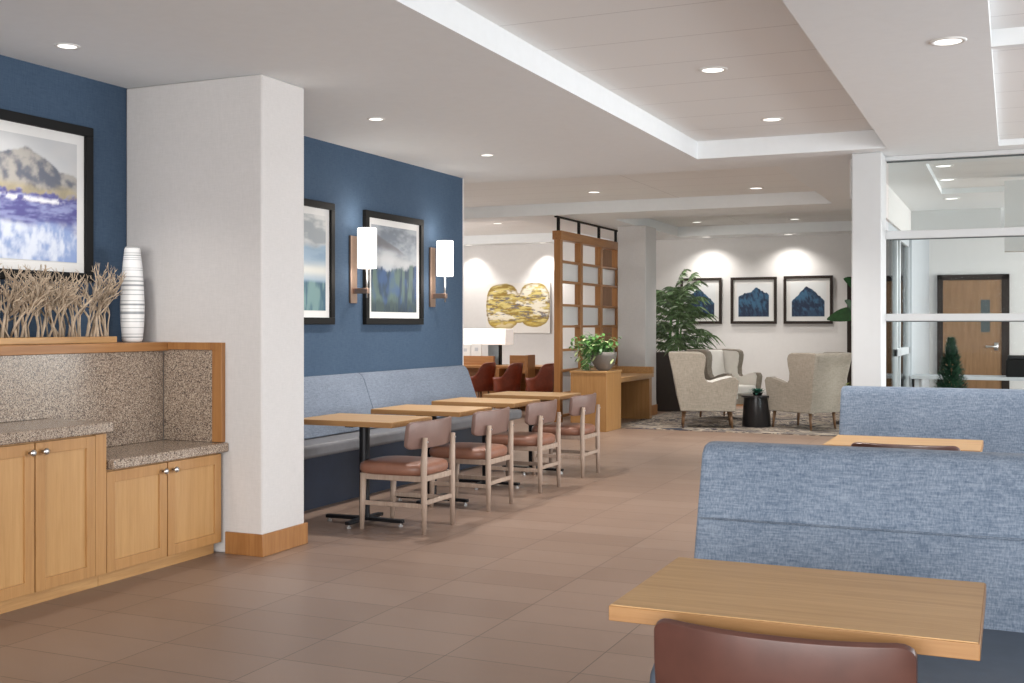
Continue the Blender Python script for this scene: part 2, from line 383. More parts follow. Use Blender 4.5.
# side glazing between lounge and office
px_ = -1.25
sf = MB()
for y in (10.4, 12.0, 13.9, 14.3, 15.55): sf.box(px_ - .03, px_ + .03, y, y + .07, 0, 2.42)
sf.box(px_ - .03, px_ + .03, 10.4, 15.6, 2.36, 2.46); sf.box(px_ - .03, px_ + .03, 10.4, 15.6, 0, .1); sf.box(px_ - .03, px_ + .03, 13.9, 15.6, .98, 1.07)
w2 = struct('window_2', sf, 'grey', bevel=.004)
for a, b in ((10.47, 12.0), (12.07, 13.9), (13.97, 14.3), (14.37, 15.55)): B(px_ - .004, px_ + .004, a, b, .1, 2.36).build('window_pane', 'glass', w2)
struct('wall_above_glazing', B(px_ - .06, px_ + .06, 10.38, 15.6, 2.46, CZ), 'paint2')
struct('wall_partition', B(px_ - .06, px_ + .06, 15.6, YB, 0, CZ), 'grey')
# office bulkheads
struct('trim_1', B(-1.24, -.13, 15.5, 15.8, 2.57, CZ), 'white')
struct('trim_2', B(-.07, XR, 12.6, 12.8, 2.10, CZ), 'paint2')
# office door
dr = B(-.99, -.14, YB - .05, YB - .01, .01, 2.045); d1 = struct('door_1', dr, 'doorwood', bevel=.003)
fr = MB(); fr.box(-1.07, -.985, YB - .07, YB, 0, 2.13); fr.box(-.145, -.035, YB - .07, YB, 0, 2.13); fr.box(-1.07, -.035, YB - .07, YB, 2.045, 2.13)
fr.build('door_frame', 'darkbrown', d1, bevel=.004)
B(-.44, -.31, YB - .056, YB - .048, 1.24, 1.74).build('door_window', 'gasket', d1)
hd = MB(); hd.tube([(-.22, YB - .05, 1.02), (-.22, YB - .11, 1.02), (-.37, YB - .11, 1.02)], .014); hd.lathe([(.03, 0), (.03, .01)], n=12) if False else None
hd.box(-.25, -.19, YB - .058, YB - .049, .96, 1.08); hd.build('door_handle', 'steel', d1, smooth='all')
# lounge dark framed door beside column
d2 = struct('door_2', B(-2.35, -1.50, YB - .05, YB - .01, .01, 2.04), 'orange', bevel=.003)
fr = MB(); fr.box(-2.43, -2.35, YB - .07, YB, 0, 2.125); fr.box(-1.5, -1.42, YB - .07, YB, 0, 2.125); fr.box(-2.43, -1.42, YB - .07, YB, 2.04, 2.125)
fr.build('door_frame', 'darkbrown', d2, bevel=.004)
# wood door behind the lattice
d3 = struct('door_3', B(-6.62, -5.75, YB - .05, YB - .01, .01, 2.68), 'walnut', bevel=.003)
# rug
rg = tag(B(-4.85, -1.5, 14.2, 18.2, .0, .008).build('area_rug', 'rug'), 'wide streaky grey and tan rug under the lounge armchairs', 'rug')

# ================================================================ DOWNLIGHTS
def lamp_spot(parent_loc, power, angle=100, blend=.8, tgt=None, col=(1, .955, .905)):
    d = bpy.data.lights.new('downlight_bulb', 'SPOT'); d.energy = power; d.spot_size = math.radians(angle); d.spot_blend = blend
    d.shadow_soft_size = .06; d.color = col
    o = bpy.data.objects.new('downlight_bulb', d); C.objects.link(o); o.location = parent_loc
    if tgt: o.rotation_euler = (Vector(tgt) - Vector(parent_loc)).to_track_quat('-Z', 'Y').to_euler()
dl = None
def downlight(x, y, z, label, power, group, tgt=None, angle=110, r=.085):
    global dl
    if dl is None:
        t = thing('recessed_downlight', label, 'ceiling light', (x, y, z), 0, group)
        MB().ring([[(q * math.cos(2 * PI * k / 32), q * math.sin(2 * PI * k / 32), h) for k in range(32)] for q, h in ((.068, .0), (.070, -.006), (.088, -.006), (.092, -.001), (.092, .0))], cap=False).build('trim_ring', 'paper', t, smooth='all')
        MB().lathe([(.068, -.004), (.068, -.001)]).build('lens', 'lens', t)
        dl = t
    else:
        t = dup(dl, (x, y, z), 0, label, group)
    t.scale = (r / .085,) * 3
    lamp_spot((x, y, z - .03), power, angle, .8, tgt)
DN, TR, LO = 'downlights in the flat ceiling', 'downlights in the panelled ceiling recess', 'downlights over the far lounge'
downlight(-4.54, 4.53, CZ, 'small round downlight above the buffet cabinets, nearest the camera', 14, DN, r=.06)
downlight(-4.14, 7.02, CZ, 'round downlight above the nearer dining tables, just beyond the pier', 42, DN, r=.06)
downlight(-4.14, 8.89, CZ, 'round downlight above the far dining tables near the end of the navy wall', 46, DN, r=.06)
downlight(-1.736, 7.12, 2.97, 'large downlight in the ceiling recess, nearer of the two', 44, TR)
downlight(-1.728, 9.02, 2.97, 'large downlight in the ceiling recess, close to its far edge', 40, TR)
downlight(-.302, 6.28, CZ, 'biggest bright downlight at upper right between the two recesses', 36, DN)
downlight(-4.66, 13.09, 2.97, 'downlight in the cross recess just above the lattice screen', 75, LO)
downlight(-2.77, 13.48, 2.97, 'downlight in the cross recess to the right, above the sofas', 75, LO)
downlight(-4.54, 17.56, 2.97, 'downlight in the far lounge recess, left one of the pair', 42, LO)
downlight(-3.04, 17.66, 2.97, 'downlight in the far lounge recess, right one of the pair', 42, LO)
downlight(-4.65, 18.6, CZ, 'wall-washing downlight above the leftmost framed blue picture', 17, LO, tgt=(-4.65, 18.95, .9), angle=125)
downlight(-3.30, 18.6, CZ, 'wall-washing downlight above the rightmost framed blue picture', 17, LO, tgt=(-3.30, 18.95, .9), angle=125)
downlight(-7.5, 16.5, 2.97, 'downlight above the red desk chairs in the back corner', 60, LO)
downlight(-9.1, 18.75, CZ, 'wall-washing downlight left of the gold abstract canvas', 18, LO)
downlight(-7.64, 18.75, CZ, 'wall-washing downlight right above the gold abstract canvas', 24, LO, tgt=(-7.7, 18.98, 1.3), angle=90)
OF = 'downlights in the glazed office'
downlight(-.60, 11.64, CZ + .06, 'downlight seen through the glass, first of the office row', 30, OF)
downlight(-.62, 12.75, CZ + .06, 'downlight seen through the glass, middle of the office row', 30, OF)
downlight(-.64, 14.1, CZ, 'downlight seen through the glass, last of the office row', 30, OF)

# ================================================================ PAINTED PICTURES
rng = np.random.RandomState(3)
def fbm(U, V, fu, fv, octs=4, seed=0):
    r = np.random.RandomState(seed); out = np.zeros_like(U); a = 1; tot = 0
    for o in range(octs):
        g = r.rand(128, 128); x = (U * fu) % 127; y = (V * fv) % 127
        xi = x.astype(int); yi = y.astype(int); fx = x - xi; fy = y - yi; fx = fx * fx * (3 - 2 * fx); fy = fy * fy * (3 - 2 * fy)
        x1 = (xi + 1) % 128; y1 = (yi + 1) % 128
        out += a * (g[yi, xi] * (1 - fx) * (1 - fy) + g[yi, x1] * fx * (1 - fy) + g[y1, xi] * (1 - fx) * fy + g[y1, x1] * fx * fy)
        tot += a; a *= .55; fu *= 2; fv *= 2
    return out / tot
def lin(c): c = np.array(c, float) / 255; return np.where(c <= .04045, c / 12.92, ((c + .055) / 1.055) ** 2.4)
def mixc(a, b, t): return a * (1 - t[..., None]) + b * t[..., None]
def sst(x, a, b): t = np.clip((x - a) / (b - a), 0, 1); return t * t * (3 - 2 * t)
def paint_mesh(name, w, h, fn, parent, n=150, place=None):
    m = max(8, int(n * h / w)); U, V = np.meshgrid(np.linspace(0, 1, n), np.linspace(0, 1, m))
    col = fn(U, V)
    vs = [place(u * w, v * h) for u, v in zip(U.ravel(), V.ravel())]
    fs = [(j * n + i, j * n + i + 1, (j + 1) * n + i + 1, (j + 1) * n + i) for j in range(m - 1) for i in range(n - 1)]
    me = bpy.data.meshes.new(name); me.from_pydata(vs, [], fs); me.materials.append(M['art'])
    ca = me.color_attributes.new('Col', 'FLOAT_COLOR', 'POINT')
    arr = np.ones((n * m, 4), np.float32); arr[:, :3] = np.clip(col.reshape(-1, 3), 0, 1); ca.data.foreach_set('color', arr.ravel())
    o = bpy.data.objects.new(name, me); C.objects.link(o); o.parent = parent; return o
def art_buffet(U, V):
    n1 = fbm(U, V, 5, 5, 5, 1); n2 = fbm(U, V, 22, 14, 4, 2); n3 = fbm(U, V, 14, 40, 4, 5)
    sky = mixc(np.ones(U.shape + (3,)) * lin((196, 194, 192)), lin((176, 180, 184)), n1)
    ridge = .93 - np.abs(U - .67) * np.where(U > .67, .62, .75) + (fbm(U, V * 0, 9, 1, 4, 3) - .5) * .10 - .0
    mt = mixc(np.ones(U.shape + (3,)) * lin((92, 96, 108)), lin((160, 156, 150)), sst(n2 * .6 + fbm(U + V * .6, V, 12, 9, 4, 9) * .5, .38, .68))
    c = mixc(sky, mt, sst(ridge - V, 0, .02))
    och = mixc(np.ones(U.shape + (3,)) * lin((128, 122, 104)), lin((182, 168, 136)), n2)
    c = mixc(c, och, sst(.66 + (n1 - .5) * .2 - V, 0, .08))
    pur = mixc(np.ones(U.shape + (3,)) * lin((82, 80, 136)), lin((136, 142, 184)), sst(n3, .35, .7))
    c = mixc(c, pur, sst(.56 + (n2 - .5) * .12 - V, 0, .03))
    wh = sst(np.abs(V - .50 + (n2 - .5) * .06), .035, .0) * sst(n2, .42, .55); c = mixc(c, lin((222, 222, 226)), wh)
    wt = mixc(np.ones(U.shape + (3,)) * lin((134, 154, 196)), lin((208, 214, 226)), sst(fbm(U, V, 20, 8, 5, 8), .35, .68))
    c = mixc(c, wt, sst(.33 + (n1 - .5) * .14 - V, 0, .09))
    return c
def art_mist(seed):
    def f(U, V):
        n1 = fbm(U, V, 3, 6, 5, seed); n2 = fbm(U, V, 18, 10, 4, seed + 1); st = fbm(U, V, 16, 3, 4, seed + 2)
        c = mixc(np.ones(U.shape + (3,)) * lin((112, 120, 130)), lin((160, 166, 172)), sst(n1, .35, .65))
        r1 = .93 - .35 * U ** 1.3 + (n1 - .5) * .12
        c = mixc(c, lin((100, 98, 102)), sst(r1 - V, 0, .03) * sst(V - (.72 - .1 * U), 0, .08) * .8)
        mist = np.exp(-((V - .62 + .12 * np.abs(U - .3)) / .09) ** 2); c = mixc(c, lin((184, 184, 184)), mist * .7)
        r2 = .50 + .16 * np.abs(U - .42) + (n2 - .5) * .12
        low = mixc(np.ones(U.shape + (3,)) * lin((46, 64, 82)), lin((84, 102, 96)), sst(st, .38, .62))
        low = mixc(low, lin((58, 84, 126)), sst(fbm(U, V, 7, 4, 3, seed + 5), .5, .75) * .7)
        c = mixc(c, low, sst(r2 - V, 0, .05)); c = mixc(c, lin((36, 48, 56)), sst(.14 + (st - .5) * .3 - V, 0, .08) * .6)
        return c
    return f
def art_lake(U, V):
    n1 = fbm(U, V, 3, 9, 5, 31); st = fbm(U, V, 12, 3, 4, 33)
    c = mixc(np.ones(U.shape + (3,)) * lin((150, 156, 160)), lin((205, 205, 202)), sst(n1, .35, .65))
    c = mixc(c, lin((120, 150, 175)), sst(.72 - V + (n1 - .5) * .3, 0, .1) * .8)
    c = mixc(c, lin((205, 205, 198)), np.exp(-((V - .42) / .07) ** 2))
    low = mixc(np.ones(U.shape + (3,)) * lin((60, 92, 110)), lin((110, 140, 140)), sst(st, .38, .62)); return mixc(c, low, sst(.32 - V + (n1 - .5) * .05, 0, .04))
def art_peak(seed, px0, skew):
    def f(U, V):
        n1 = fbm(U, V, 4, 6, 5, seed); n2 = fbm(U + V * .3, V, 20, 9, 5, seed + 1)
        c = np.ones(U.shape + (3,)) * lin((214, 216, 216))
        d = np.abs(U - px0) ; base = .88 - np.where(d < .16, .10 * (d / .16) ** 1.3, .10 + (d - .16) * skew) + (fbm(U, V * 0, 9, 1, 4, seed + 3) - .5) * .12
        side = sst(U, .03, .05) * sst(U, .97, .95) * sst(V, .01, .03)
        k = mixc(np.ones(U.shape + (3,)) * lin((20, 38, 64)), lin((52, 92, 122)), sst(n1 * .5 + n2 * .5, .38, .66)); k = mixc(k, lin((16, 30, 58)), sst(.3 - V + (n1 - .5) * .4, 0, .2) * .6)
        return mixc(c, k, sst(base - V, 0, .02) * side)
    return f
def art_gold(U, V):
    n1 = fbm(U, V, 5, 10, 5, 51); n2 = fbm(U + .1 * np.sin(9 * V), V, 10, 34, 4, 53); n3 = fbm(U, V, 12, 40, 4, 57)
    c = np.ones(U.shape + (3,)) * lin((222, 218, 212))
    def lobe(cx, cy, rx, ry): return ((np.abs(U - cx) / rx) ** 2.6 + (np.abs(V - cy) / ry) ** 2.6) + (n1 - .5) * .25
    L1 = np.minimum(np.minimum(lobe(.27, .52, .27, .47), lobe(.76, .56, .25, .44)), lobe(.5, .5, .2, .3))
    g = mixc(np.ones(U.shape + (3,)) * lin((150, 122, 44)), lin((214, 196, 120)), sst(n2, .36, .62))
    g = mixc(g, lin((236, 230, 214)), sst(n1, .52, .62) * .9); g = mixc(g, lin((96, 92, 104)), sst(n3, .58, .66) * sst(np.abs(V - .5), .42, .2) * .85)
    g = mixc(g, lin((196, 164, 50)), sst(.28 - V + (n1 - .5) * .2, 0, .1) * .55)
    rim = np.exp(-((L1 - .9) / .12) ** 2); g = mixc(g, lin((132, 106, 40)), rim * .7)
    return mixc(c, g, sst(L1, 1.03, .97))
def picture(name, label, plane, a0, a1, z0, z1, fw, matw, fn, group, fmat='blk'):
    """plane ('x',v): hangs on x=v facing +x, a = y range; ('y',v): on y=v facing -y, a = x range"""
    ax, v = plane
    if ax == 'x': t = thing(name, label, 'picture', (v, (a0 + a1) / 2, (z0 + z1) / 2), 0, group)
    else: t = thing(name, label, 'picture', ((a0 + a1) / 2, v, (z0 + z1) / 2), 0, group)
    w = a1 - a0; h = z1 - z0
    def bx(mb, p0, p1, q0, q1, d0, d1):
        return mb.box(d0, d1, p0, p1, q0, q1) if ax == 'x' else mb.box(p0, p1, -d1, -d0, q0, q1)
    f = MB(); W2, H2 = w / 2, h / 2
    bx(f, -W2, W2, H2 - fw, H2, .002, .04); bx(f, -W2, W2, -H2, -H2 + fw, .002, .04)
    bx(f, -W2, -W2 + fw, -H2 + fw, H2 - fw, .002, .04); bx(f, W2 - fw, W2, -H2 + fw, H2 - fw, .002, .04)
    f.build('picture_frame', fmat, t, bevel=.003)
    bx(MB(), -W2 + fw, W2 - fw, -H2 + fw, H2 - fw, .002, .018).build('mat_board', 'mat', t)
    aw, ah = w - 2 * fw - 2 * matw, h - 2 * fw - 2 * matw
    pl = (lambda a, b: (.0205, -aw / 2 + a, -ah / 2 + b)) if ax == 'x' else (lambda a, b: (-aw / 2 + a, -.0205, -ah / 2 + b))
    paint_mesh('painting', aw, ah, fn, t, place=pl)
    return t
WX = -5.02
picture('framed_picture', 'large black framed mountain lake print above the buffet shelf', ('x', WX), 3.80, 5.175, 1.60, 2.515, .055, .058, art_buffet, 'black framed pictures on the navy wall')
picture('framed_picture', 'black framed pale lake print, half hidden behind the pier', ('x', WX), 6.78, 7.803, 1.354, 2.325, .055, .055, art_lake, 'black framed pictures on the navy wall')
picture('framed_picture', 'black framed misty valley print between the two wall lamps', ('x', WX), 8.286, 9.311, 1.354, 2.322, .055, .055, art_mist(11), 'black framed pictures on the navy wall')
GP = 'three framed blue mountain pictures in the lounge'
picture('framed_picture', 'framed blue flat-topped peak partly behind the palm', ('y', YB), -5.19, -4.479, 1.370, 2.147, .045, .062, art_peak(61, .42, .85), GP, 'darkbrown')
picture('framed_picture', 'framed blue broad peak, middle one on the lounge wall', ('y', YB), -4.326, -3.559, 1.370, 2.147, .045, .062, art_peak(71, .58, .45), GP, 'darkbrown')
picture('framed_picture', 'framed blue pointed peak, rightmost one on the lounge wall', ('y', YB), -3.445, -2.659, 1.370, 2.155, .045, .062, art_peak(81, .50, 1.0), GP, 'darkbrown')
t = thing('abstract_canvas', 'unframed abstract canvas of gold swirls on the far left wall', 'painting', (-8.217, YB, 1.66))
B(-.635, .635, -.045, -.003, -.46, .46).build('canvas', 'mat', t, bevel=.004)
paint_mesh('painting', 1.26, .91, art_gold, t, place=lambda a, b: (-.63 + a, -.0465, -.455 + b))

# ================================================================ WALL LAMPS
def sconce(loc, label):
    t = thing('wall_sconce', label, 'wall lamp', loc, 0, 'white cylinder wall lamps')
    B(0, .022, -.05, .05, -.28, .28).build('back_plate', 'bronze', t, bevel=.004)
    B(.02, .16, -.022, .022, -.20, -.155).build('arm', 'bronze', t, bevel=.003)
    MB().lathe([(.008, -.235), (.008, 0.06)], (.145, 0), 12).build('stem', 'steel', t, smooth='all')
    MB().lathe([(.02, .005), (.076, .007), (.08, .012), (.08, .335), (.076, .34), (.02, .338)], (.145, 0), 36).build('lamp_shade', 'shade', t, smooth=True)
    d = bpy.data.lights.new('sconce_bulb', 'POINT'); d.energy = .8; d.color = (1, .9, .8); d.shadow_soft_size = .09
    for dz in (.44, -.06):
        o = bpy.data.objects.new('sconce_bulb', d); C.objects.link(o); o.location = (loc[0] + .17, loc[1], loc[2] + dz)
sconce((WX, 8.12, 1.81), 'white cylinder wall lamp on bronze plate, left of the misty valley print')
sconce((WX, 9.53, 1.80), 'white cylinder wall lamp on bronze plate, right of the misty valley print')

# ================================================================ BUFFET
def shaker_door(parent, x, y0, y1, z0, z1, knob_y, knob_z):
    """slab with frame on the +x face"""
    st = .058
    m = MB(); m.box(x - .018, x, y0, y0 + st, z0, z1); m.box(x - .018, x, y1 - st, y1, z0, z1)
    m.box(x - .018, x, y0 + st, y1 - st, z1 - st, z1); m.box(x - .018, x, y0 + st, y1 - st, z0, z0 + st)
    d = m.build('door', 'wood', parent, bevel=.0015)
    B(x - .016, x - .009, y0 + st, y1 - st, z0 + st, z1 - st).build('door_panel', 'panel', d)
    k = MB(); n = 20
    rr = [(.006, 0), (.006, .014), (.015, .02), (.017, .028), (.013, .035), (.002, .037)]
    k.ring([[(x + h, knob_y + r * math.cos(2 * PI * i / n), knob_z + r * math.sin(2 * PI * i / n)) for i in range(n)] for r, h in rr])
    k.build('knob', 'steel', d, smooth='all')
def cabinet(label, y0, y1, ztop, splits):
    t = thing('base_cabinet', label, 'cabinet', (0, 0, 0), 0, 'honey maple buffet cabinets')
    B(-5.015, -4.287, y0, y1, .066, ztop).build('cabinet_body', 'wood', t)
    B(-5.015, -4.325, y0, y1, 0, .066).build('toe_kick', 'wood_h', t)
    if splits[-1][1] < y1 - .03: B(-4.287, -4.268, splits[-1][1], y1, .072, ztop - .004).build('end_stile', 'wood', t)
    for a, b, k in splits: shaker_door(t, -4.268, a + .002, b - .002, .072, ztop - .008, k, ztop - .052 - .0)
    return t
cabinet('tall maple base cabinet under the higher granite top, at the left edge', 2.4, 4.523, .795, [(2.42, 3.30, 3.25), (3.34, 4.055 - .0, 4.02), (4.06, 4.448, 4.10)])
cabinet('lower maple base cabinet with two doors beside the white pier', 4.526, 5.455, .600, [(4.527, 4.985, 4.945), (4.99, 5.455, 5.03)])
cpm = MB().prism([(2.4, .797), (4.545, .797), (4.545, .853), (2.4, .853)], -5.015, -4.235, 'x')
tag(cpm.build('granite_countertop', 'granite', bevel=.008), 'higher speckled granite worktop at the left of the buffet', 'countertop', 'granite slabs of the buffet')
tag(B(-5.015, -4.235, 4.547, 5.484, .602, .656).build('granite_countertop', 'granite', bevel=.008), 'lower speckled granite worktop ending at the white pier', 'countertop', 'granite slabs of the buffet')
tag(B(-5.015, -4.70, 2.4, 5.455, .854, 1.193).build('granite_backsplash', 'granite'), 'speckled granite backsplash under the wooden shelf', 'backsplash', 'granite slabs of the buffet') if False else None
bs = MB(); bs.prism([(2.4, .855), (4.55, .855), (4.55, .658), (5.452, .658), (5.452, 1.193), (2.4, 1.193)], -5.015, -4.70, 'x')
tag(bs.build('granite_backsplash', 'granite'), 'long speckled granite backsplash under the wooden shelf', 'backsplash', 'granite slabs of the buffet')
t = thing('end_panel', 'granite end panel with a wood border against the pier', 'panel', (0, 0, 0))
B(-4.698, -4.332, 5.456, 5.484, .658, 1.2).build('stone_inset', 'granite', t)
e = MB(); e.box(-4.332, -4.262, 5.448, 5.484, .658, 1.246); e.box(-4.662, -4.332, 5.448, 5.484, 1.202, 1.246); e.build('wood_border', 'orange', t, bevel=.002)
tag(B(-5.015, -4.664, 2.4, 5.484, 1.195, 1.247).build('wooden_shelf', 'orange_y', bevel=.003), 'long orange-toned wooden shelf along the top of the backsplash', 'shelf')
# vase
def vase():
    t = MB().lathe([(.052, 0), (.060, .02), (.068, .12), (.070, .22), (.064, .36), (.055, .47), (.046, .55), (.042, .565), (.036, .56), (.036, .5)], n=40).build('striped_vase', 'vase', smooth='all')
    t.location = (-4.80, 5.30, 1.248)
    tag(t, 'tall white vase with grey horizontal stripes on the wooden shelf', 'vase')
vase()
# branch sculpture
t = thing('branch_sculpture', 'row of bare upright driftwood twigs fixed in a wooden base strip', 'decoration', (-4.80, 4.15, 1.248))
B(-.055, .055, -1.0, .965, 0, .036).build('base_strip', 'wood_h', t, bevel=.003)
def twig(y, h, lean):
    m = MB()
    def grow(p, d, r, ln, lvl):
        pts = [p]; rr = [r]
        for i in range(4):
            d = (d + Vector((random.gauss(0, .18), random.gauss(0, .23), random.gauss(0, .05)))).normalized(); p = p + d * ln / 4
            if p.y + t.location.y > 5.13 : d.y = -abs(d.y)
            p.x = max(-.16, min(.13, p.x))
            pts.append(p); rr.append(r * (1 - .13 * (i + 1)))
        m.tube(pts, rr, 4)
        if lvl < 3:
            for k in range((5, 2, 2)[lvl]):
                b = pts[random.choice((2, 3, 4))]; dd = (d + Vector((random.gauss(0, .35), random.gauss(0, .5), random.uniform(.0, .5)))).normalized()
                grow(b, dd, r * .62, ln * .48, lvl + 1)
    grow(Vector((random.uniform(-.03, .03), y, .034)), Vector((random.uniform(-.1, .1), lean, 1)).normalized(), random.uniform(.006, .011), h * .62, 0)
    # clamp heights
    m.v = [(a, b if b < .95 else .95 + (b - .95) * .25, c) for a, b, c in m.v]
    m.v = [(a, b, min(c, h + random.uniform(-.01, .01))) if c > h + .05 else (a, b, c) for a, b, c in m.v]
    return m
yy = -.97; k = 0
while yy < .95:
    twig(yy, random.uniform(.36, .43), random.gauss(0, .1)).build('twig', 'twig', t, smooth='all'); yy += random.uniform(.013, .021); k += 1
twig(.94, .42, .02).build('twig', 'twig', t, smooth='all')

# ================================================================ DINING NOOK
t = thing('banquette_bench', 'long built-in bench with pale blue back and navy base along the navy wall', 'bench', (0, 0, 0))
by0, by1 = 5.94, 10.62
segs = [by0, 6.95, 7.9, 9.2, by1 - .02]
n = 0
a, b = 7.98, 0
ysn = [by0, 8.18, 10.17]
for i in range(2):
    y0, y1 = ysn[i] + .002, ysn[i + 1] - .002
    m = MB(); m.prism([(-5.015, .50), (-4.80, .50), (-4.84, .62), (-4.94, .90), (-4.965, .935), (-4.99, .95), (-5.015, .95)], y0, y1, 'y')
    m.build('backrest', 'denim2', t, bevel=.012, seg=3)
B(-5.015, -4.55, by0, by1, .40, .495).build('seat', 'seatgrey', t, bevel=.025, seg=3)
B(-5.015, -4.70, by0, by1 - .02, 0, .40).build('base', 'navy', t)

def dining_table(loc, rz, label, w, d, group, pole=True):
    t = thing('dining_table', label, 'table', loc, rz, group); h = .72
    B(-w / 2, w / 2, -d / 2, d / 2, h - .036, h - .002).build('table_edge', 'edge', t, bevel=.002)
    B(-w / 2 + .004, w / 2 - .004, -d / 2 + .004, d / 2 - .004, h - .002, h).build('tabletop', 'top', t)
    MB().lathe([(.036, .04), (.036, h - .045)], (0, 0), 20).build('pole', 'black', t, smooth=True)
    MB().box(-.2, .2, -.03, .03, h - .05, h - .036).box(-.03, .03, -.2, .2, h - .05, h - .036).build('top_plate', 'black', t)
    for k in range(4):
        a = k * PI / 2; c, s_ = math.cos(a), math.sin(a); r = .30 if k % 2 == 0 else .22
        m = MB(); pts = [(0, -.03, .05), (0, .03, .05), (r, .02, .045), (r, -.02, .045)]
        lo = [(x, y, z - .022) for x, y, z in pts]
        R_ = lambda p: (p[0] * c - p[1] * s_, p[0] * s_ + p[1] * c, p[2])
        m.ring([[R_(p) for p in lo], [R_(p) for p in pts]]); f = m.build('foot', 'black', t, bevel=.003)
        MB().lathe([(.016, 0), (.016, .01), (.007, .012), (.007, .025)], R_((r - .02, 0, 0))[:2], 12).build('glide', 'steel', f)
    return t
GT = 'oak-topped dining tables along the bench'
t1 = dining_table((-4.03, 6.68, 0), 0, 'oak dining table nearest the white pier, partly hidden by it', .745, .56, GT)
lt = ['second oak dining table from the white pier along the bench', 'third oak dining table from the white pier along the bench', 'farthest oak dining table, at the end of the bench']
for k in range(3): dup(t1, (-4.03, 6.68 + (.985, 1.96, 2.96)[k] , 0), 0, lt[k], GT)
G2 = 'oak tables in front of the blue sofas'
t2 = dining_table((-.445, 2.725, 0), 0, 'large foreground oak table in front of the nearer blue sofa', .775, .58, G2)
dup(t2, (-.53, 6.45, 0), 0, 'oak table between the two blue sofas, seen just over the nearer one', G2)

def rounded_pad(cx, cy, rx, ry, p, n=48, front=1.0):
    out = []
    for i in range(n):
        a = 2 * PI * i / n; c, s_ = math.cos(a), math.sin(a)
        x = cx + rx * math.copysign(abs(c) ** (2 / p), c); y = cy + ry * math.copysign(abs(s_) ** (2 / p), s_) * (1 - .06 * (1 if c > 0 else 0) * abs(c))
        out.append((x, y))
    return out
def make_chair(loc, rz, label, group, bw=.30, sm='tan', bm='tanback', cv=.07, pt_=.622):
    t = thing('dining_chair', label, 'chair', loc, rz, group)
    # faces local -x
    rings = []
    for s_, z in ((.86, .368), (.96, .374), (1, .392), (1, .418), (.975, .436), (.90, .447), (.6, .453), (.2, .455)):
        rings.append([(x, y, z) for x, y in rounded_pad(-.025, 0, .262 * s_, .235 * s_, 4.2)])
    MB().ring(rings).build('seat', sm, t, smooth='all')
    # backrest: curved band
    m = MB(); n = 30; rows = []
    def pt(a, z, off):
        u = a; x = .222 - cv * (abs(u) ** 2.2) + off - .0 + (z - .55) * .10; return (x - .018, u * bw, z)
    prof = [(.555, 0), (.548, .012), (.552, .026), (.64, .030), (.722, .026), (.729, .012), (.722, 0), (.64, -.002)]
    rs = []
    for i in range(n + 1):
        u = math.sin(PI / 2 * (-1 + 2 * i / n)); e_ = max(0, (abs(u) - .86) / .14); sh = 1 - .30 * (1 - math.sqrt(max(0, 1 - e_ * e_)))
        rs.append([pt(u, .64 + (z - .64) * sh, o) for z, o in prof])
    m.ring(rs); m.build('backrest', bm, t, bevel=.004, smooth='all')
    for sy in (-1, 1):
        MB().tube([(.232, sy * .202, 0), (.230, sy * .202, .2), (.228, sy * .202, .44), (.236, sy * .198, pt_)], [.015, .0195, .0215, .017], 12).build('leg', 'ash', t, smooth='all')
        MB().tube([(-.235, sy * .202, 0), (-.228, sy * .202, .2), (-.222, sy * .202, .375)], [.015, .0195, .0215], 12).build('leg', 'ash', t, smooth='all')
        B(-.215, .22, sy * .202 - .008, sy * .202 + .008, .335, .372).build('seat_rail', 'ash', t, bevel=.003)
        B(-.225, .225, sy * .202 - .007, sy * .202 + .007, .165, .195).build('stretcher', 'ash', t, bevel=.003)
        MB().tube([(.22, sy * .199, pt_ - .027), (.258, sy * .199, pt_ - .027)], .006, 10).build('bolt', 'steel', t)
    B(.222, .238, -.195, .195, .185, .215).build('stretcher', 'ash', t, bevel=.003)
    B(-.235, -.220, -.195, .195, .335, .372).build('seat_rail', 'ash', t, bevel=.003)
    B(.215, .232, -.195, .195, .335, .372).build('seat_rail', 'ash', t, bevel=.003)
    return t
GC = 'ash dining chairs in a row along the bench tables'
c1 = make_chair((-3.70, 6.69, 0), 0, 'ash framed leather dining chair nearest the white pier', GC)
lc = ['second ash framed leather dining chair from the pier', 'third ash framed leather dining chair from the pier', 'farthest ash framed leather dining chair, by the planter box']
for k in range(3): dup(c1, (-3.70, (7.675, 8.66, 9.645)[k], 0), 0, lc[k], GC)
G3 = 'leather chairs facing the blue sofas'
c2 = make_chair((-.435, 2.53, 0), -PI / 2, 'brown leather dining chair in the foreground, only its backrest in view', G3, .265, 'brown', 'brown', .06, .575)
dup(c2, (-.50, 6.28, 0), -PI / 2, 'brown leather chair at the table behind the nearer sofa, only its top edge showing', G3).scale = (1, 1, 1.025)

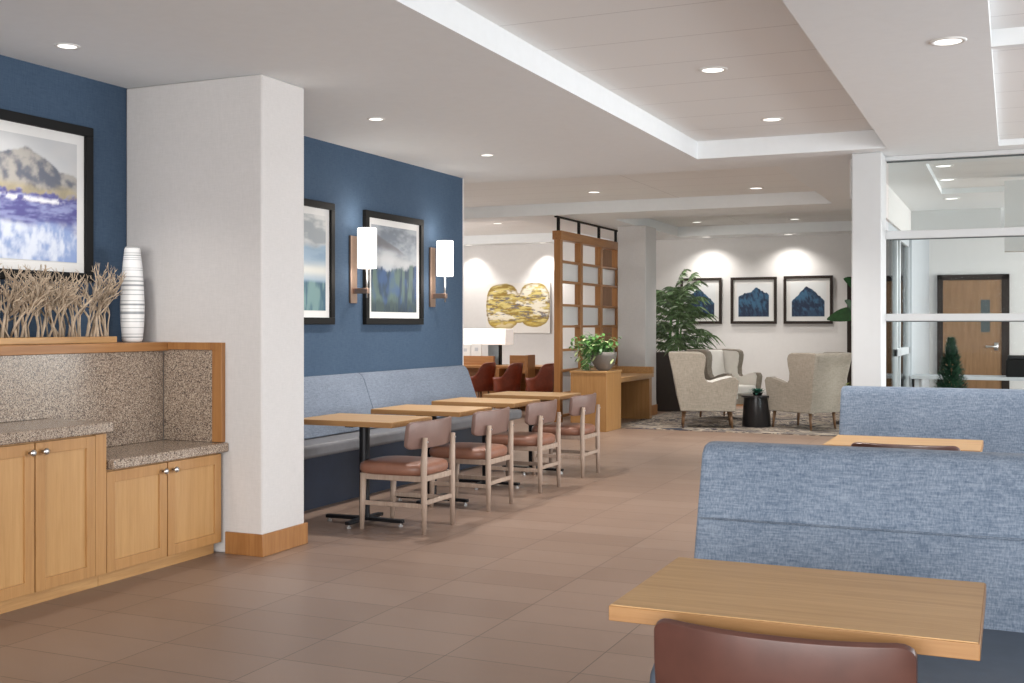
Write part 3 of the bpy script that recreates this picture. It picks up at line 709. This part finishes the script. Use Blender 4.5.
# ================================================================ BLUE SOFAS
def sofa(y, label, seam=True, zs=1):
    """y: front of the back at the top"""
    t = thing('booth_sofa', label, 'sofa', (0, y, 0), 0, 'blue linen booth sofas')
    x0, x1 = -.965, 2.9; t.scale = (1, 1, zs)
    # back cross-section in (y,z)
    low = [(-.16, .44), (-.075, .70), (-.07, .705)] if seam else [(-.16, .44), (-.07, .707)]
    up = [(-.07, .709), (-.005, .90), (.005, .925), (.03, .945), (.07, .95), (.13, .945), (.155, .925), (.165, .88), (.165, .06), (-.02, .06)]
    m = MB(); sec = low + up + [(-.10, .30)]
    rs = []
    for x, s_ in ((x0, .94), (x0 + .004, .97), (x0 + .012, .99), (x0 + .025, 1), (x1, 1)):
        rs.append([(x, .04 + (a - .04) * (s_ if s_ < 1 else 1), .06 + (b - .06) * (1 - (1 - s_) * .25)) for a, b in sec])
    m.ring(rs); m.build('backrest', 'denim', t, smooth=True)
    if seam: m = MB(); m.tube([(x0 + .01, -.074, .708), (x1, -.074, .708)], .0035, 6).build('seam_piping', 'denim', t, smooth='all')
    m = MB(); o = [(-.86, .33), (-.88, .38), (-.865, .425), (-.82, .445), (-.14, .452), (-.10, .36)]
    m.prism(o, x0 + .075, x1, 'x'); m.build('seat', 'slate', t, bevel=.018, seg=3)
    B(x0 + .09, x1 - .02, -.8, .14, .0, .36).build('base', 'navy', t)
    return t
sofa(3.80, 'nearer blue linen booth sofa behind the foreground table')
sofa(7.22, 'farther blue linen booth sofa in front of the glass screen', False, 1.025)

# ================================================================ LATTICE SCREEN
t = thing('lattice_screen', 'tall wooden lattice screen hung from the ceiling beside the pillar', 'room divider', (-5.6, 0, 0))
yp = [14.30, 15.09, 15.94, 16.72]
for y in yp:
    B(-.045, .045, y - .05, y + .05, 0, 2.52).build('post', 'orange', t, bevel=.004)
    B(-.015, .015, y - .025, y + .025, 2.60, CZ).build('hanger_rod', 'blk', t)
B(-.065, .065, 14.24, 16.80, 2.50, 2.62).build('top_beam', 'orange_y', t, bevel=.004)
B(-.02, .02, 14.2, 16.84, CZ - .02, CZ).build('ceiling_channel', 'blk', t)
zb = [2.21, 1.935, 1.62, 1.33, 1.01, .73, .42, .12]
for z in zb: B(-.04, .04, 14.3, 16.72, z - .016, z + .016).build('crossbar', 'orange_y', t, bevel=.003)
edges = [2.51] + zb
for r in (1, 3, 5, 6, 7):
    for k in range(3):
        B(-.006, .006, yp[k] + .05, yp[k + 1] - .05, edges[r + 1] + .02, edges[r] - .02).build('frosted_panel', 'frost', t)

# ================================================================ PLANTER BOX AND WALL DESK
t = thing('planter_cabinet', 'square oak cabinet box carrying the bushy potted plant', 'cabinet', (-4.92, 13.9, 0))
B(-.24, .24, -.30, .30, 0, .74).build('cabinet_body', 'wood', t, bevel=.004)
B(-.25, .25, -.31, .31, .74, .765).build('cabinet_top', 'wood_x', t, bevel=.003)
t = thing('wall_desk', 'open oak console desk between the planter cabinet and the pillar', 'desk', (-4.72, 14.2, 0))
B(-.62, -.0, 0.02, 1.62, .60, .655).build('desk_top', 'wood_h', t, bevel=.004)
B(-.64, -.58, 0.02, 1.62, .0, .60).build('back_panel', 'walnut', t)
B(-.62, -.03, 1.50, 1.62, 0, .60).build('side_panel', 'wood', t, bevel=.003)
B(-.62, -.03, .02, .06, 0, .60).build('side_panel', 'wood', t, bevel=.003)
u = MB(); u.box(-.64, -.56, .02, 1.64, .655, .75); u.box(-.56, 0, 1.56, 1.64, .655, .75); u.box(-.56, -.02, .015, .055, .655, .75); u.build('raised_rim', 'wood_h', t, bevel=.003)
B(-.61, -.02, .06, 1.50, .585, .60).build('apron', 'wood_h', t)

def bowl_plant():
    t = thing('potted_bush', 'bushy trailing green plant in a round grey bowl on the cabinet', 'plant', (-4.86, 13.85, .765))
    MB().lathe([(.06, 0), (.09, .02), (.145, .10), (.17, .19), (.172, .24), (.155, .24), (.15, .2), (.08, .16)], (.06, 0), n=32).build('bowl', 'pot', t, smooth='all')
    MB().lathe([(.0, .20), (.150, .205), (.145, .21)], (.06, 0), n=24).build('soil', 'soil', t)
    g = MB(); gv = MB(); s = MB()
    for i in range(75):
        a = random.uniform(0, 2 * PI); sp = random.uniform(.03, .33) ** 1.0
        bias = Vector((-.07, -.02, 0))
        top = Vector((sp * math.cos(a), sp * math.sin(a), random.uniform(.28, .52) - sp * .35)) + bias
        b0 = Vector((.06 + top.x * .2, top.y * .3, .2)); mid = (b0 + top) / 2 + Vector((0, 0, .06)); s.tube([b0, mid, top], [.004, .003, .002], 4)
        for k in range(9):
            q = b0.lerp(top, random.uniform(.35, 1.08)) + Vector((random.gauss(0, .025),) * 3)
            d = Vector((random.gauss(0, 1), random.gauss(0, 1), random.gauss(.1, .6)))
            (gv if random.random() < .22 else g).leaf(q, d, random.uniform(.05, .09), random.uniform(.03, .05), .3, 3)
    for i in range(16):
        a = random.uniform(PI * .75, PI * 1.35); x0, y0 = .06 + .17 * math.cos(a), .17 * math.sin(a)
        ln = random.uniform(.1, .3); p1 = Vector((x0 * 1.25 - .03, y0 * 1.25, .25)); p2 = p1 + Vector((-.04, 0, -ln))
        s.tube([(x0 * .8, y0 * .8, .24), p1, p2], .0025, 4)
        for k in range(8):
            q = p1.lerp(p2, random.random()); (gv if random.random() < .5 else g).leaf(q, (random.gauss(0, 1), random.gauss(0, 1), -.3), .06, .035, .3, 3)
    g.build('foliage', 'leaf2', t); gv.build('variegated_foliage', 'leafv', t); s.build('stems', 'leaf2', t)
bowl_plant()

# ================================================================ LOUNGE
def armchair(loc, ang, label):
    """faces local +x"""
    t = thing('wing_armchair', label, 'armchair', (*loc, .008), ang, 'cream wingback armchairs')
    side = [(-.30, .22), (-.345, .40), (-.40, .70), (-.455, .955), (-.44, .985), (-.30, .992), (-.05, .985), (.0, .965), (.02, .92), (.015, .84), (-.005, .74), (.01, .65), (.05, .605), (.11, .598), (.22, .635), (.34, .665), (.41, .66), (.445, .615), (.435, .50), (.40, .22)]
    for s_ in (-1, 1):
        m = MB(); rs = []
        for o, inset in ((0, .012), (.012, 0), (.075, 0), (.09, .014)):
            ring = []
            cx, cz = .0, .55
            for x, z in side:
                y = s_ * (.20 + o + (z - .22) * .085)
                dx, dz = x - cx, z - cz; l = math.hypot(dx, dz)
                ring.append((x - dx / l * inset, y, z - dz / l * inset))
            rs.append(ring)
        m.ring(rs); m.build('side_wing', 'cream', t, smooth=True)
        m = MB(); rs = []
        for o in (-.006, .004):
            rs.append([(.0 + (x - .0) * .93, s_ * (.20 + o + (z - .22) * .085), .57 + (z - .57) * .94) for x, z in side])
        m.ring(rs); m.build('lit_inner_face', 'cream_lit', t)  # thin sheet added to carry painted light on the wing's inside
    m = MB(); hb = lambda z: .205 + (z - .22) * .085 + .02
    rs = []
    for x, z in ((-.30, .22), (-.345, .40), (-.40, .70), (-.455, .955), (-.44, .985)):
        w = hb(z) ; rs.append([(x, -w, z), (x, w, z), (x + .10, w, z), (x + .10, -w, z)])
    m.ring(rs); m.build('back', 'cream', t, bevel=.01, smooth=True)
    m = MB(); rs = []
    for x, z in ((-.20, .40), (-.24, .55), (-.29, .75), (-.34, .955), (-.36, .975)):
        w = hb(z) - .03; rs.append([(x - .04, -w, z), (x - .04, w, z), (x + .03, w * .96, z), (x + .045, 0, z), (x + .03, -w * .96, z)])
    m.ring(rs); m.build('back_cushion', 'cream_lit', t, bevel=.012, smooth=True)
    B(-.28, .41, -.22, .22, .22, .36).build('seat_base', 'cream', t, bevel=.01)
    B(-.20, .44, -.205, .205, .362, .485).build('seat_cushion', 'cream_lit', t, bevel=.035, seg=4)
    for x, y in ((-.25, -.22), (-.25, .22), (.34, -.23), (.34, .23)):
        MB().tube([(x * 1.08, y * 1.04, 0), (x, y, .222)], [.013, .024], 10).build('leg', 'walnut', t, smooth='all')
    return t
def ang(a, b): return math.atan2(b, a)
armchair((-3.74, 14.80), ang(.955, .28), 'cream wing armchair seen side-on in front of the palm, facing right')
armchair((-2.44, 15.08), ang(-.846, .535), 'cream wing armchair turned away at the right of the black table')
armchair((-3.80, 16.30), ang(.82, -.57), 'cream wing armchair behind, facing the camera across the black table')
t = thing('side_table', 'round black drum side table between the armchairs', 'table', (-3.10, 15.10, .008))
MB().lathe([(.185, 0), (.19, .01), (.165, .34), (.165, .385)], n=40).build('drum_base', 'blacktable', t, smooth=True)
MB().lathe([(.19, .386), (.2, .392), (.2, .408), (.195, .414)], n=40).build('tabletop', 'blacktable', t, smooth=True)
t = thing('succulent', 'small spiky green succulent on the black side table', 'plant', (-3.08, 15.08, .422))
MB().lathe([(.045, 0), (.065, .02), (.07, .035), (.06, .03)], n=20).build('dish', 'blk', t, smooth='all')
g = MB()
for i in range(34):
    a = i * 2.4; el = .08 + .9 * (i / 34); g.leaf((0, 0, .025), (math.cos(a) * math.cos(el), math.sin(a) * math.cos(el), math.sin(el)), .19 - .09 * i / 34, .04, .15, 4)
g.build('foliage', 'teal', t)
# palm
t = thing('potted_palm', 'tall feathery palm in a dark tapered planter beside the pillar', 'plant', (-4.88, 17.45, 0))
MB().ring([[(sx * w, sy * w, z) for sx, sy in ((-1, -1), (1, -1), (1, 1), (-1, 1))] for w, z in ((.21, 0), (.29, .92), (.26, .92), (.24, .82))]).build('planter', 'planter', t, bevel=.01)
B(-.24, .24, -.24, .24, .82, .85).build('soil', 'soil', t)
for i in range(5): 
    a = i * 1.3; x, y = .08 * math.cos(a), .08 * math.sin(a)
    MB().tube([(x, y, .7), (x * 1.2 + .02, y * 1.2, 1.3), (x * .8 + .05, y * .8, 1.6 + .07 * i)], [.018, .014, .01], 7).build('stem', 'leaf2', t, smooth='all')
for i in range(48):
    a = i * 2.399 + random.uniform(-.3, .3); q0 = i / 48; h0 = .95 + .85 * q0; up = random.uniform(.2, .8) + 1.2 * q0 ** 2
    ln = random.uniform(.50, .68) * (1 - .2 * q0); d = Vector((math.cos(a), math.sin(a), up)).normalized()
    p0 = Vector((.06 * math.cos(a) + .05, .06 * math.sin(a), h0)); m = MB(); pts = []
    if i in (42, 46): d = Vector((.25, 0, 1.0)).normalized(); ln = .75
    for k in range(9):
        q = k / 8; pts.append(p0 + d * ln * q + Vector((0, 0, -.38 * ln * q * q)))
    m.tube(pts, [.006 * (1 - .08 * k) for k in range(9)], 4)
    for k in range(2, 17):
        q = k / 16; j = min(7, int(q * 8)); pp = pts[j].lerp(pts[j + 1], q * 8 - j); dd = (pts[j + 1] - pts[j]).normalized(); sd = dd.cross(Vector((0, 0, 1))).normalized()
        for s_ in (-1, 1):
            m.leaf(pp, dd * .75 + sd * s_ + Vector((0, 0, random.uniform(-.3, .25))), random.uniform(.15, .25), .026, .5, 4, side=(random.gauss(0, .5), random.gauss(0, .3), 1))
    m.build('frond', 'leaf', t)
# broad leaf plant near glazed partition
t = thing('broadleaf_plant', 'tall plant with broad dark green leaves poking out behind the white column', 'plant', (-1.80, 16.4, 0))
MB().lathe([(.13, 0), (.18, .35), (.19, .38), (.165, .38), (.155, .33)], n=28).build('pot', 'planter', t, smooth='all'); MB().lathe([(.0, .33), (.16, .335), (.15, .34)], n=20).build('soil', 'soil', t)
for i, (az, h, ln, w, up) in enumerate([(3.0, 1.50, .52, .20, .12), (2.5, 1.70, .5, .2, 1.6), (-1.0, 1.45, .5, .2, .6), (.6, 1.6, .5, .2, .8), (1.6, 1.2, .45, .2, .4), (4.3, 1.25, .45, .2, .5), (3.6, 1.75, .45, .18, 1.2), (3.2, 1.42, .46, .16, 1.5)]):
    m = MB(); m.tube([(0, 0, .33), (.05 * math.cos(az), .05 * math.sin(az), h * .7), (.08 * math.cos(az), .08 * math.sin(az), h)], [.015, .012, .008], 6)
    m.leaf((.08 * math.cos(az), .08 * math.sin(az), h), (math.cos(az), math.sin(az), up), ln, w, .25, 8, side=(math.sin(az) * .5, 0, 1)); m.build('leaf', 'leaf3', t)
t = thing('bromeliad', 'small lime green spiky plant on a stand behind the white column', 'plant', (-2.12, 16.0, 0))
MB().lathe([(.11, 0), (.12, .02), (.03, .05), (.03, .40), (.10, .42), (.12, .50), (.10, .50)], n=24).build('pot_stand', 'planter', t, smooth='all')
g = MB()
for i in range(26):
    a = i * 2.4; el = .35 + .8 * (i / 26); g.leaf((0, 0, .49), (math.cos(a) * math.cos(el), math.sin(a) * math.cos(el), math.sin(el)), .24, .04, .5, 5)
g.build('foliage', 'lime', t)

# ================================================================ BUSINESS CORNER
t = thing('computer_desk', 'long oak computer desk with low dividers behind the red chairs', 'desk', (0, 0, 0))
B(-9.4, -6.05, 16.35, 17.05, .665, .705).build('desk_top', 'orange_x', t, bevel=.003)
B(-9.4, -6.05, 17.0, 17.05, 0, .665).build('back_panel', 'orange_x', t)
B(-7.42, -7.36, 16.25, 17.05, 0, .665).build('side_panel', 'orange', t)
B(-6.80, -6.755, 15.98, 16.27, 0, .89).build('divider', 'orange', t, bevel=.003)
B(-7.16, -6.80, 16.20, 16.24, .60, .88).build('screen_panel', 'orange_x', t, bevel=.003)
B(-8.6, -7.62, 16.6, 16.66, .705, .85).build('screen_panel', 'orange_x', t, bevel=.003)
B(-6.10, -6.05, 16.35, 17.05, 0, .665).build('side_panel', 'orange', t)
t = thing('desk_lamp', 'table lamp with wide white shade on a smoky glass block', 'lamp', (-7.70, 16.62 + .2, .705))
B(-.095, .095, -.05, .05, 0, .33).build('lamp_base', 'lampglass', t, bevel=.006)
B(.096, .112, -.05, .05, 0, .36).build('dark_edge', 'blk', t)
MB().lathe([(.44, .33), (.43, .58), (.425, .58), (.435, .33)], n=40).build('lamp_shade', 'lampshade', t, smooth=True) if False else None
sh = MB(); sh.box(-.50, .27, -.16, .16, .325, .585); sh.build('lamp_shade', 'lampshade', t, bevel=.01)
for i, (x, w, h) in enumerate(((-8.13, .16, .17), (-7.93, .17, .19))):
    t = thing('desk_card', ('white printed card standing on the desk divider, far left one', 'white printed card standing on the desk divider, next to the glass lamp base')[i], 'sign', (x, 16.63, .851), 0, 'white cards on the desk')
    B(-w / 2, w / 2, -.012, .012, 0, h).build('card', 'paper', t)
    B(-.03, .03, -.0135, -.0121, h * .4, h * .7).build('print', 'grey', t)
def bucket(loc, rz, label):
    t = thing('bucket_chair', label, 'chair', loc, rz, 'oxblood bucket desk chairs')
    m = MB(); n = 30; out = []
    def top(a):  # a: 0 back .. 1 front tips
        k = abs(a); return .80 - .22 * (1 / (1 + math.exp(-(k - .48) * 16)))
    ro, ri = [], []
    rows = [0, .3, .6, .85, 1]
    outer, inner = [], []
    for q in rows:
        Ro, Ri = [], []
        for i in range(n + 1):
            a = -1 + 2 * i / n; th = PI + a * 2.0; zt = top(a); z = .36 + (zt - .36) * q; r = .22 + .05 * q
            Ro.append((r * math.cos(th), r * math.sin(th), z)); Ri.append(((r - .03) * math.cos(th), (r - .03) * math.sin(th), z + (.0 if q < 1 else .004)))
        outer.append(Ro); inner.append(Ri)
    # wrap: cross-section ring per angle
    rs = []
    for i in range(n + 1): rs.append([outer[k][i] for k in range(5)] + [inner[k][i] for k in range(4, -1, -1)])
    m.ring(rs); m.build('shell', 'red', t, smooth='all')
    MB().lathe([(.20, .36), (.225, .38), (.225, .43), (.19, .455), (.05, .46)], n=32).build('seat', 'red', t, smooth='all')
    for k in range(4):
        a = PI / 4 + k * PI / 2; MB().tube([(.14 * math.cos(a), .14 * math.sin(a), .37), (.22 * math.cos(a), .22 * math.sin(a), 0)], [.016, .010], 8).build('leg', 'walnut', t, smooth='all')
    return t
b1 = bucket((-7.40, 15.62, 0), PI * .93, 'oxblood bucket chair, leftmost at the computer desk')
b1.scale = (.92, .92, .98)
for x, l in ((-6.95, 'oxblood bucket chair, middle one at the computer desk'), (-6.42, 'oxblood bucket chair nearest the lattice screen')): dup(b1, (x, 15.62, 0), PI * .93, l)

# ================================================================ OFFICE
t = thing('office_desk', 'thin grey-edged desk behind the glass screen', 'desk', (0, 0, 0))
B(-1.2, 3.0, 15.5, 16.1, .655, .695).build('desk_top', 'grey', t, bevel=.003)
for x in (-1.15, .9, 2.9): B(x, x + .05, 15.55, 16.05, 0, .655).build('leg', 'grey', t)
t = thing('office_printer', 'black boxy printer on the office desk at the right edge', 'printer', (.20, 15.8, .695))
B(-.27, .3, -.2, .2, 0, .22).build('printer_body', 'blk', t, bevel=.015)
B(-.25, .28, -.18, .16, .22, .27).build('lid', 'black', t, bevel=.01)
t = thing('conical_shrub', 'small dark green cone-shaped evergreen behind the glass', 'plant', (-.64, 14.0, 0))
MB().lathe([(.11, 0), (.15, .26), (.16, .28), (.13, .28), (.12, .24)], n=28).build('pot', 'pot', t, smooth='all'); MB().lathe([(.0, .24), (.12, .245), (.1, .25)], n=20).build('soil', 'soil', t)
MB().tube([(0, 0, .24), (0, 0, 1.1)], [.014, .004], 6).build('trunk', 'walnut', t)
g = MB()
for i in range(3600):
    z = random.random() ** 1.3; r = (.25 * (1 - z) ** .9 + .010) * random.uniform(.35, 1.05); a = random.uniform(0, 2 * PI)
    g.leaf((r * math.cos(a), r * math.sin(a), .30 + z * .88), (math.cos(a), math.sin(a), random.uniform(.3, 1.6)), random.uniform(.04, .07), .022, .1, 2)
g.build('foliage', 'conifer', t)
